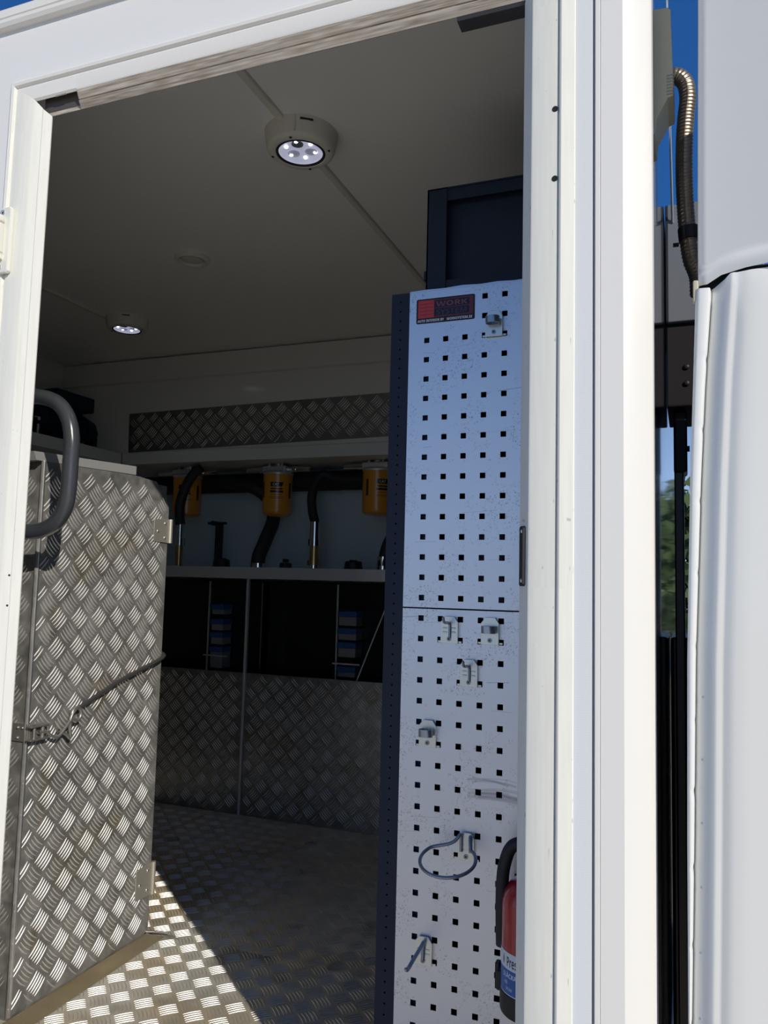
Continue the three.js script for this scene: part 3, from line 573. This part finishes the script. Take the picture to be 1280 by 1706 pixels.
for (const [x0, x1, label] of [[-2.9, -1.953, 'left tread plate front panel low on the far wall, partly behind the cabinet'], [-1.938, -0.56, 'right tread plate front panel low on the far wall, beside the tool rack']]) {
  const t = thing('kick_panel', label, 'panel', [(x0 + x1) / 2, F, D], 'tread plate fronts of the far bench');
  part(t, 'sheet', bx(x0, x1, F + 0.001, -0.432, D - 0.006, D), M.darkPlate);
  part(t, 'tread_relief', treadBars(0.0815, x0, x1, F, -0.43, (x, y) => x > x0 + 0.004 && x < x1 - 0.004 && y > F + 0.004 && y < -0.436, (x, y, n) => [x, y, D + n], false), M.plateBar, { kind: 'stuff' });
}
{
  const t = thing('bench_shelf', 'aluminium fronted shelf above the dark tank recess, holding the black caps', 'shelf', [-1.6, 0.03, -3.4]);
  part(t, 'board', bx(-2.9, XR - 0.002, 0.035, 0.059, -3.605, D - 0.002), M.shelfWhite);
  part(t, 'front_edge', bx(-2.9, XR - 0.002, 0.008, 0.062, D - 0.002, D + 0.001, 0.0012), std(lin(0.62, 0.63, 0.65), 0.35, 0.4));
  const p = thing('divider_post', 'thin upright metal post dividing the tank recess and the two tread plate fronts', 'post', [-1.945, F, D + 0.006]);
  part(p, 'bar', bx(-1.9515, -1.9395, F + 0.001, 0.007, D - 0.01, D + 0.008, 0.002), M.aluDull);
  const c = thing('thin_cable', 'thin pale cable slanting down across the dark recess beside the rack', 'cable', [-1.32, -0.28, -3.27]);
  part(c, 'cable', tube([[-1.225, -0.03, -3.27], [-1.262, -0.126, -3.27], [-1.325, -0.285, -3.268], [-1.395, -0.462, -3.27]], 0.0035, 30, 8), M.aluDull);
}
for (const [x0, x1, label] of [[-2.88, -1.96, 'black plastic tank in the recess left of the divider post'], [-1.93, -0.6, 'black plastic tank in the recess right of the divider post']]) {
  const t = thing('oil_tank', label, 'tank', [(x0 + x1) / 2, F, -3.45], 'black tanks behind the tread plate fronts');
  part(t, 'body', bx(x0, x1, F + 0.002, 0.0, -3.6, -3.42, 0.012), M.tank);
}
// tins with blue lids in front of the tanks, stacked in two columns
for (const [x, side, rows] of [[-2.163, 'left', [[-0.125, -0.17], [-0.197, -0.248], [-0.262, -0.316], [-0.332, -0.43]]], [-1.466, 'right', [[-0.135, -0.197], [-0.212, -0.262], [-0.277, -0.34], [-0.385, -0.43]]]]) {
  rows.forEach(([y1, y0], k) => {
    const t = thing('storage_tin', `${['topmost', 'second', 'third', 'lowest'][k]} grey tin with blue lid in the ${side} stack inside the dark recess`, 'tin', [x, y0, -3.375], 'tins with blue lids in the dark recess');
    const w = side === 'left' ? 0.033 : 0.044;
    part(t, 'body', bx(x - w, x + w, y0, y1 - 0.02, -3.415, -3.335, 0.004), M.greyTin); part(t, 'lid', bx(x - w * 1.12, x + w * 1.06, y1 - 0.022, y1 + 0.004, -3.418, -3.33, 0.003), M.blueLid);
  });
  const r = thing('tin_rail', `thin upright metal rail beside the ${side} stack of blue lidded tins`, 'rail', [x, -0.43, -3.36], 'rails beside the tins');
  part(r, 'rail', [bx(x - 0.06, x - 0.053, -0.5, -0.01, -3.35, -3.343), bx(x - 0.065, x + 0.07, -0.372, -0.366, -3.327, -3.322)], M.aluDull);
}
for (const [x, w, label] of [[-2.17, 0.045, 'black filler cap on the shelf between the left filter and the middle hose'], [-1.81, 0.032, 'low black filler cap on the shelf below the middle yellow filter'], [-1.455, 0.045, 'black filler cap on the shelf between the middle hose and the right filter']]) {
  const y = 0.06, t = thing('filler_cap', label, 'cap', [x, y, -3.36], 'black filler caps on the shelf');
  part(t, 'cap', lathe([[0.001, 0.04], [w * 0.8, 0.04], [w * 0.9, 0.034], [w * 0.95, 0.01], [w, 0.006], [w * 1.02, 0]], [x, y - (w < 0.04 ? 0.012 : 0), -3.36], 12), M.black);
  part(t, 'grip', bx(x - w * 0.15, x + w * 0.15, y + 0.03, y + 0.046, -3.36 - w * 0.8, -3.36 + w * 0.8, 0.003), M.black);
}
// yellow spin-on filters
const filterTex = canvasTex(1024, 400, (c, w, h) => {
  c.fillStyle = '#cc8c2c'; c.fillRect(0, 0, w, h);
  const m = w / 2;
  c.fillStyle = '#15130f'; c.beginPath(); c.moveTo(m - 70, 92); c.lineTo(m + 78, 92); c.lineTo(m + 58, 140); c.lineTo(m - 70, 140); c.fill();
  c.fillStyle = '#d9d9d0'; c.font = 'bold 38px sans-serif'; c.fillText('CAT', m - 45, 130);
  c.fillStyle = '#15130f'; c.fillRect(m - 68, 158, 136, 14); c.fillRect(m - 74, 184, 148, 22); c.fillRect(m - 68, 226, 130, 5); c.fillRect(m - 80, 250, 160, 4); c.fillRect(m - 80, 264, 160, 4);
  c.fillStyle = '#3a2410'; c.fillRect(m + 150, 90, 34, 170); c.fillRect(m - 200, 90, 34, 170);
});
const yellow = phys({ color: 0xffffff, map: filterTex, roughness: 0.35, clearcoat: 0.5 });
const yellowPlain = phys({ color: lin(0.6, 0.262, 0.026), roughness: 0.35, clearcoat: 0.5 });
const FL = ['left yellow oil filter canister behind a hose, nearest the cabinet', 'middle yellow oil filter canister hanging under the ledge', 'right yellow oil filter canister hanging under the ledge, next to the rack'];
[[-2.415, 0.318, 0.525], [-1.885, 0.318, 0.527], [-1.355, 0.318, 0.53]].forEach(([x, y0, y1], n) => {
  const z = -3.39, r = 0.072, t = thing('oil_filter', FL[n], 'oil filter', [x, y0, z], 'yellow filters under the ledge');
  const can = new THREE.CylinderGeometry(r, r, y1 - y0 - 0.03, 48, 1, true).rotateY(Math.PI + (n === 2 ? 0.75 : 0.42)).translate(x, (y0 + y1) / 2 + 0.006, z);
  part(t, 'canister', can, yellow, { keepUV: true });
  part(t, 'canister_base', lathe([[0.001, y0 - 0.004], [r * 0.6, y0 - 0.002], [r * 0.88, y0 + 0.004], [r * 0.98, y0 + 0.012], [r, y0 + 0.022]], [x, 0, z], 48), yellowPlain);
  part(t, 'rim', lathe([[r, y1 - 0.01], [r * 1.03, y1 - 0.006], [r * 1.03, y1 + 0.002], [r * 0.9, y1 + 0.004]], [x, 0, z], 48), M.aluDull);
  part(t, 'filter_head', [bx(x - 0.065, x + 0.065, y1 + 0.003, y1 + 0.032, z - 0.05, z + 0.05, 0.008), cyl([x, y1 + 0.03, z], [x, 0.575, z], 0.022)], M.aluDull);
  for (const s of [-1, 1]) part(t, 'pipe_fitting', [cyl([x + s * 0.06, y1 + 0.018, z], [x + s * 0.1, y1 + 0.018, z], 0.017, 0.017, 6), cyl([x + s * 0.1, y1 + 0.018, z], [x + s * 0.175, y1 + 0.018, z], 0.012)], M.chrome);
  for (const s of [-1, 1]) part(t, 'bolt', [cyl([x + s * 0.035, y1 + 0.03, z + 0.03], [x + s * 0.035, 0.575, z + 0.03], 0.0045), cyl([x + s * 0.035, y1 + 0.03, z + 0.03], [x + s * 0.035, y1 + 0.037, z + 0.03], 0.0085, 0.0085, 6)], M.chrome);
});
{ // black hoses with their metal couplings
  const mkHose = (label, pts, r, fit) => {
    const t = thing('oil_hose', label, 'hose', pts[pts.length - 1], 'black oil hoses under the ledge');
    part(t, 'hose', tube(pts, r, 70, 14), M.rubber);
    for (const [y0, y1, rr, m, six] of fit) { const e = pts[pts.length - 1]; part(t, 'coupling', cyl([e[0], y0, e[2]], [e[0], y1, e[2]], rr, rr, six ? 6 : 18), m); }
  };
  mkHose('thick black hose left of the middle yellow filter, curving down onto the shelf', [[-2.24, 0.5, -3.44], [-2.15, 0.49, -3.44], [-2.04, 0.46, -3.46], [-1.985, 0.4, -3.5], [-1.97, 0.32, -3.51], [-1.978, 0.2, -3.45], [-1.985, 0.11, -3.4], [-1.985, 0.066, -3.4]], 0.034, [[0.064, 0.085, 0.037, M.chrome, 0], [0.085, 0.11, 0.031, M.chrome, 0]]);
  mkHose('black hose with a long chrome coupling right of the middle yellow filter', [[-1.42, 0.5, -3.45], [-1.58, 0.5, -3.44], [-1.66, 0.52, -3.42], [-1.69, 0.46, -3.4], [-1.692, 0.4, -3.38], [-1.675, 0.33, -3.36], [-1.652, 0.28, -3.34], [-1.645, 0.23, -3.33]], 0.022, [[0.2, 0.282, 0.0235, M.chrome, 0], [0.168, 0.2, 0.029, M.chrome, 1], [0.1, 0.168, 0.022, M.brass, 0], [0.078, 0.1, 0.031, M.brass, 1], [0.06, 0.078, 0.024, M.chrome, 0]]);
  mkHose('black hose passing in front of the left yellow filter to a chrome valve', [[-2.26, 0.55, -3.28], [-2.3, 0.52, -3.275], [-2.35, 0.44, -3.275], [-2.375, 0.37, -3.28], [-2.378, 0.31, -3.285], [-2.375, 0.27, -3.29]], 0.024, [[0.2, 0.29, 0.0185, M.chrome, 0], [0.165, 0.2, 0.027, M.chrome, 1], [0.11, 0.165, 0.019, M.brass, 0], [0.062, 0.11, 0.016, M.brass, 1]]);
  mkHose('black hose at the right beside the tool rack, ending in a chrome coupling', [[-1.2, 0.43, -3.44], [-1.235, 0.36, -3.44], [-1.27, 0.27, -3.44], [-1.315, 0.18, -3.43], [-1.33, 0.1, -3.42], [-1.33, 0.066, -3.42]], 0.026, [[0.062, 0.082, 0.03, M.chrome, 0], [0.082, 0.125, 0.028, M.chrome, 1]]);
  const t = thing('manifold_pipe', 'thick black manifold pipe running along behind the yellow filters', 'pipe', [-1.7, 0.505, -3.53]);
  part(t, 'pipe', cyl([-2.88, 0.5, -3.53], [-0.4, 0.51, -3.53], 0.05, 0.05, 24), M.rubber);
  const b = thing('drain_bracket', 'dark bracket with a tap on the recess wall beside the left yellow filter', 'bracket', [-2.29, 0.2, -3.5]);
  part(b, 'plate', bx(-2.335, -2.295, 0.062, 0.3, -3.56, -3.54, 0.004), M.navy); part(b, 'tap', [cyl([-2.3, 0.29, -3.54], [-2.3, 0.29, -3.46], 0.012), bx(-2.33, -2.22, 0.283, 0.296, -3.475, -3.462, 0.003)], M.black);
}
{ // pump motor on the left ledge
  const y = 0.6345, t = thing('pump_motor', 'dark blue electric pump motor with terminal box on the left ledge', 'motor', [-2.9, y, -3.0]);
  const cy = 0.745, X = -2.9;
  const rings = []; rings.push(cyl([X, cy, -3.12], [X, cy, -2.84], 0.062, 0.062, 28));
  part(t, 'casing', rings, M.navyDeep);
  const fins = []; for (let k = 0; k < 20; k++) { const a = k / 20 * Math.PI * 2; fins.push(bx(-0.002, 0.002, 0.06, 0.074, -3.11, -2.86).translate(0, 0, 0).rotateZ(a).translate(X, cy, 0)); }
  part(t, 'cooling_fins', fins, M.navyDeep, { kind: 'stuff' });
  parts(t, 'end_cover', [cyl([X, cy, -3.19], [X, cy, -3.12], 0.055, 0.07, 28), cyl([X, cy, -2.84], [X, cy, -2.81], 0.07, 0.06, 28)], M.navyDeep);
  part(t, 'terminal_box', [bx(X - 0.05, X + 0.06, 0.83, 0.905, -3.16, -2.9, 0.008), bx(X - 0.03, X + 0.04, 0.8, 0.835, -3.1, -2.94)], M.navyDeep);
  part(t, 'foot', [bx(X - 0.07, X + 0.07, y, y + 0.012, -3.1, -2.87), bx(X - 0.04, X + 0.04, y + 0.01, cy - 0.05, -3.08, -2.9)], M.navyDeep);
  part(t, 'pump_head', [cyl([X, cy - 0.01, -3.225], [X, cy - 0.01, -3.19], 0.032), bx(X - 0.03, X + 0.03, y, cy - 0.03, -3.225, -3.195)], M.black);
  const v = thing('valve_block', 'small pump block with brass valve and gauge on the left ledge behind the handle', 'valve', [-2.88, y, -2.55]);
  part(v, 'block', [bx(-2.96, -2.83, y, 0.74, -2.72, -2.5, 0.01), cyl([-2.89, 0.74, -2.6], [-2.89, 0.8, -2.6], 0.03)], M.navy);
  part(v, 'brass_valve', [cyl([-2.83, 0.72, -2.66], [-2.79, 0.72, -2.66], 0.022, 0.022, 6), cyl([-2.86, 0.78, -2.7], [-2.8, 0.78, -2.7], 0.018), new THREE.SphereGeometry(0.03, 16, 12).translate(-2.84, 0.77, -2.68)], M.brass);
  part(v, 'gauge', [cyl([-2.84, 0.77, -2.52], [-2.81, 0.77, -2.52], 0.035, 0.035, 24)], M.aluDull);
  part(v, 'drain_pipe', [cyl([-2.78, 0.69, -2.735], [-2.78, 0.636, -2.735], 0.007), cyl([-2.8, 0.72, -2.735], [-2.775, 0.715, -2.735], 0.009)], M.chrome);
}

// ---------------------------------------------------------------- gap between body and cab
{
  const t = thing('heater_vent', 'cream plastic heater housing with louvred slots fixed to the front of the body', 'heater', [-0.04, 0.82, -1.4]);
  part(t, 'shell', prism([[-0.054, 0.928], [-0.024, 0.926], [-0.0195, 0.921], [-0.0165, 0.80], [-0.0165, 0.777], [-0.0245, 0.774], [-0.042, 0.742], [-0.0445, 0.718], [-0.054, 0.715]], -1.335, -1.25, 0.0015), M.cream);
  const l = []; for (let k = 0; k < 7; k++) l.push(bx(-0.0265, -0.0155, 0.7785 + k * 0.0052, 0.7808 + k * 0.0052, -1.33, -1.2488, 0.0008));
  parts(t, 'louvre', l, std(lin(0.4, 0.38, 0.3), 0.5));
  part(t, 'back_plate', bx(-0.0545, -0.05, 0.7, 0.95, -1.345, -1.243), M.cream);
}
{
  const pts = [[-0.05, 0.935, -1.45], [-0.014, 0.936, -1.45], [0.0, 0.922, -1.45], [0.0055, 0.895, -1.45], [0.002, 0.855, -1.45], [-0.001, 0.81, -1.45], [-0.002, 0.735, -1.45], [0.001, 0.66, -1.45], [0.0045, 0.615, -1.45], [0.009, 0.585, -1.45], [0.0185, 0.555, -1.45], [0.02, 0.52, -1.45]];
  const t = thing('corrugated_hose', 'brown metal corrugated hose arching from the cream heater down behind the cab', 'hose', [0, 0.75, -1.45]);
  const curve = new THREE.CatmullRomCurve3(pts.map((p) => V(...p)), false, 'centripetal'), N = 720, R = 12, g = new THREE.TubeGeometry(curve, N, 0.0145, R), p = g.attributes.position, len = curve.getLength();
  for (let i = 0; i <= N; i++) { const c = curve.getPointAt(i / N); for (let j = 0; j <= R; j++) { const k = i * (R + 1) + j, ph = i / N * len / 0.0066 + j / R, s = 1 + 0.045 * Math.sin(ph * Math.PI * 2) + (((ph % 1) + 1) % 1 > 0.86 ? 0.05 : 0); p.setXYZ(k, c.x + (p.getX(k) - c.x) * s, c.y + (p.getY(k) - c.y) * s, c.z + (p.getZ(k) - c.z) * s); } }
  g.computeVertexNormals();
  part(t, 'hose', g, M.hoseMetal);
  part(t, 'clamp_band', [cyl([0.0035, 0.645, -1.45], [0.0055, 0.622, -1.45], 0.0178), bx(-0.022, -0.012, 0.614, 0.62, -1.453, -1.447, 0.001)], M.black);
}
{
  const t = thing('aerial_rod', 'thin pale aerial rod standing in the gap behind the heater', 'aerial', [-0.03, 1.05, -2.1]);
  part(t, 'rod', cyl([-0.034, 1.0, -2.2], [-0.038, 1.45, -1.88], 0.0035, 0.0025, 8), M.alu);
  const g = thing('equipment_box', 'grey steel equipment box closing the gap between body and cab', 'box', [0.2, 0.73, -2.3]);
  part(g, 'shell', bx(-0.053, 0.19, 0.722, 1.052, -2.5, -2.2, 0.004), M.grey);
  part(g, 'seam', [bx(-0.051, -0.046, 0.724, 1.05, -2.2, -2.197)], M.black);
  part(g, 'under_frame', bx(-0.052, 0.19, 0.492, 0.721, -2.5, -2.215, 0.004), std(lin(0.012, 0.01, 0.012), 0.9));
  for (const y of [0.6, 0.555]) part(g, 'bolt', new THREE.SphereGeometry(0.008, 12, 8).scale(1, 1, 0.6).translate(-0.002, y, -2.213), M.black);
  const k = thing('chassis_cover', 'black cover over the chassis low in the gap between body and cab', 'cover', [0.07, -1.5, -2.5]);
  part(k, 'shell', bx(-0.052, 0.19, -1.6, -0.13, -2.7, -2.4, 0.01), M.tank);
  const m = thing('black_mast', 'black upright pipe with a collar standing in the gap between body and cab', 'pipe', [-0.02, -1.2, -2.3]);
  part(m, 'pipe', [bx(-0.036, -0.0115, -1.7, 0.49, -2.34, -2.26, 0.004)], M.tank);
  part(m, 'collar', [bx(-0.037, -0.002, 0.32, 0.49, -2.35, -2.25, 0.008), cyl([-0.01, 0.385, -2.26], [0.004, 0.385, -2.26], 0.008)], M.black);
}

// ---------------------------------------------------------------- the cab
{
  const t = thing('truck_cab', 'white rear corner of the truck cab with wavy edge flange and fairing panel above', 'truck cab', [0.5, -0.4, -1.5]);
  const K = [[0.45, 0.0125, 0.0335], [0.423, 0.012, 0.032], [0.285, 0.007, 0.022], [0.152, 0.002, 0.0152], [-0.092, -0.0038, 0.0062], [-0.33, -0.006, 0.002], [-0.558, -0.0068, -0.003], [-1.3, -0.007, -0.0045]];
  const edge = (y, c) => { for (let i = 0; i + 1 < K.length; i++) if (y <= K[i][0] && y >= K[i + 1][0]) { const s = (K[i][0] - y) / (K[i][0] - K[i + 1][0]); return K[i][c] + (K[i + 1][c] - K[i][c]) * s; } return K[K.length - 1][c]; };
  const fl = [], n = 240;
  for (let i = 0; i <= n; i++) {
    const y = 0.4225 - i / n * 1.7, q = ((0.4225 - y) / 0.098) % 1, dent = (q < 0.12 ? (0.12 - q) * 0.012 : 0), w = edge(y, 2) - edge(y, 1);
    const a = edge(y, 1), b = edge(y, 2) - dent;
    fl.push([[a + 0.006, y, -1.19], [a, y, -1.158], [a + 0.0012, y, -1.1515], [a + w * 0.3, y, -1.149 - dent], [b - 0.002, y, -1.1495 - dent], [b, y, -1.153], [b + 0.002, y, -1.17]]);
  }
  part(t, 'edge_flange', strip(fl), M.cabSeal, { label: 'wavy whitish seal flange' });
  // door panel: rounded edge, slim bead, then the almost flat skin
  const rows = [];
  for (let i = 0; i <= 80; i++) {
    const v = i / 80, base = -1.3;
    const line = [[0.0, -1.165], [0.004, -1.158], [0.016, -1.146], [0.0225, -1.141], [0.0265, -1.1395], [0.031, -1.1405], [0.035, -1.1395], [0.04, -1.1365], [0.048, -1.134], [0.065, -1.1325], [0.2, -1.127], [0.7, -1.118]];
    rows.push(line.map(([dx, z], j) => {
      const top = 0.427 + 0.0125 * THREE.MathUtils.smoothstep(dx, 0.008, 0.024), y = base + (top - base) * v, x = edge(Math.min(y, 0.45), 2) + dx + 0.001;
      let zz = z; const d = top - y; if (d < 0.02) zz -= (0.02 - d) ** 2 * 22; if (j > 6 && y > 0.381) zz -= 0.0016;
      return [x, y, zz];
    }));
  }
  part(t, 'door_panel', flipStrip(strip(rows)), M.cabPaint);
  function flipStrip(g) { const a = g.index.array; for (let i = 0; i < a.length; i += 3) { const q = a[i]; a[i] = a[i + 1]; a[i + 1] = q; } g.computeVertexNormals(); return g; }
  const ns = []; for (let k = 0; k < 9; k++) { const y = -0.14 - k * 0.082; ns.push(new THREE.SphereGeometry(0.0016, 8, 6).scale(1, 1, 0.5).translate(edge(y, 2) + 0.0095, y, -1.1525)); }
  part(t, 'rivets', ns, M.alu, { kind: 'stuff' });
  part(t, 'seam_gap', bx(0.018, 0.7, 0.41, 0.46, -1.2, -1.185), M.black);
  part(t, 'shell', [bx(0.2, 1.6, -1.3, 0.52, -3.2, -1.2, 0.01)], M.cabPaint);
  part(t, 'side_deflector', bx(0.2, 1.3, 0.5, 0.947, -1.65, -1.2, 0.01), M.cabPaint);
  part(t, 'seal_clip', bx(0.0085, 0.0155, 0.405, 0.436, -1.166, -1.153, 0.002), M.cream);
  // fairing panel above, turned a little towards the body, with a rolled lip at its foot
  const up = [];
  const yb = (dx) => 0.4315 + 0.012 * THREE.MathUtils.smoothstep(dx, 0.018, 0.036);
  for (let i = 0; i <= 60; i++) {
    const v = i / 60, L = [0, 0.0015, 0.012, 0.03, 0.06, 0.12, 0.2, 0.3];
    up.push(L.map((dx) => {
      const y = yb(dx) + (1.12 - yb(dx)) * v * v, d = y - yb(dx), x0 = 0.0155 + 0.005 * THREE.MathUtils.smoothstep(y, 0.42, 1.0);
      let z = -1.178 + dx * 0.34; if (dx === 0) z -= 0.012; if (d < 0.03) z += 0.006 * Math.sin(d / 0.03 * Math.PI) + 0.012 * (1 - d / 0.03); z -= Math.max(0, y - 0.85) ** 2 * 0.5;
      return [x0 + dx, y, z];
    }));
  }
  part(t, 'fairing_panel', flipStrip(strip(up)), phys({ color: lin(0.86, 0.85, 0.79), roughness: 0.3, clearcoat: 0.4, clearcoatRoughness: 0.1, side: THREE.DoubleSide }));
}

// ---------------------------------------------------------------- trees beyond the truck
function tree(label, x, z, h, r) {
  const t = thing('tree', label, 'tree', [x, -1.72, z], 'trees beyond the truck');
  part(t, 'trunk', cyl([x, -1.72, z], [x, -1.72 + h * 0.6, z], 0.22, 0.1, 10), M.bark);
  const pos = [];
  for (let k = 0; k < 2600; k++) {
    const a = rnd() * 6.283, c = rnd() * 2 - 1, s = Math.cbrt(rnd()) * (0.8 + 0.2 * Math.sin(a * 5 + c * 7)), q = Math.sqrt(1 - c * c);
    const o = V(x + Math.cos(a) * q * r * s, -1.72 + h * 0.55 + c * h * 0.45 * s, z + Math.sin(a) * q * r * s), u = V(rnd() - 0.5, rnd() - 0.5, rnd() - 0.5).normalize().multiplyScalar(0.16), w = V(rnd() - 0.5, rnd() - 0.5, rnd() - 0.5).cross(u).normalize().multiplyScalar(0.1);
    for (const p of [o.clone().sub(u), o.clone().add(w), o.clone().add(u), o.clone().sub(u), o.clone().add(u), o.clone().sub(w)]) pos.push(p.x, p.y, p.z);
  }
  const g = new THREE.BufferGeometry(); g.setAttribute('position', new THREE.Float32BufferAttribute(pos, 3)); g.computeVertexNormals();
  part(t, 'foliage', g, M.leaf, { kind: 'stuff' });
}
tree('dark green leafy tree seen through the narrow gap between body and cab', -0.2, -15, 3.9, 2.0);
tree('leafy tree beyond the truck, mirrored in the dark front of the body', 5.2, -16, 4.2, 2.2);

renderer.render(scene, camera);
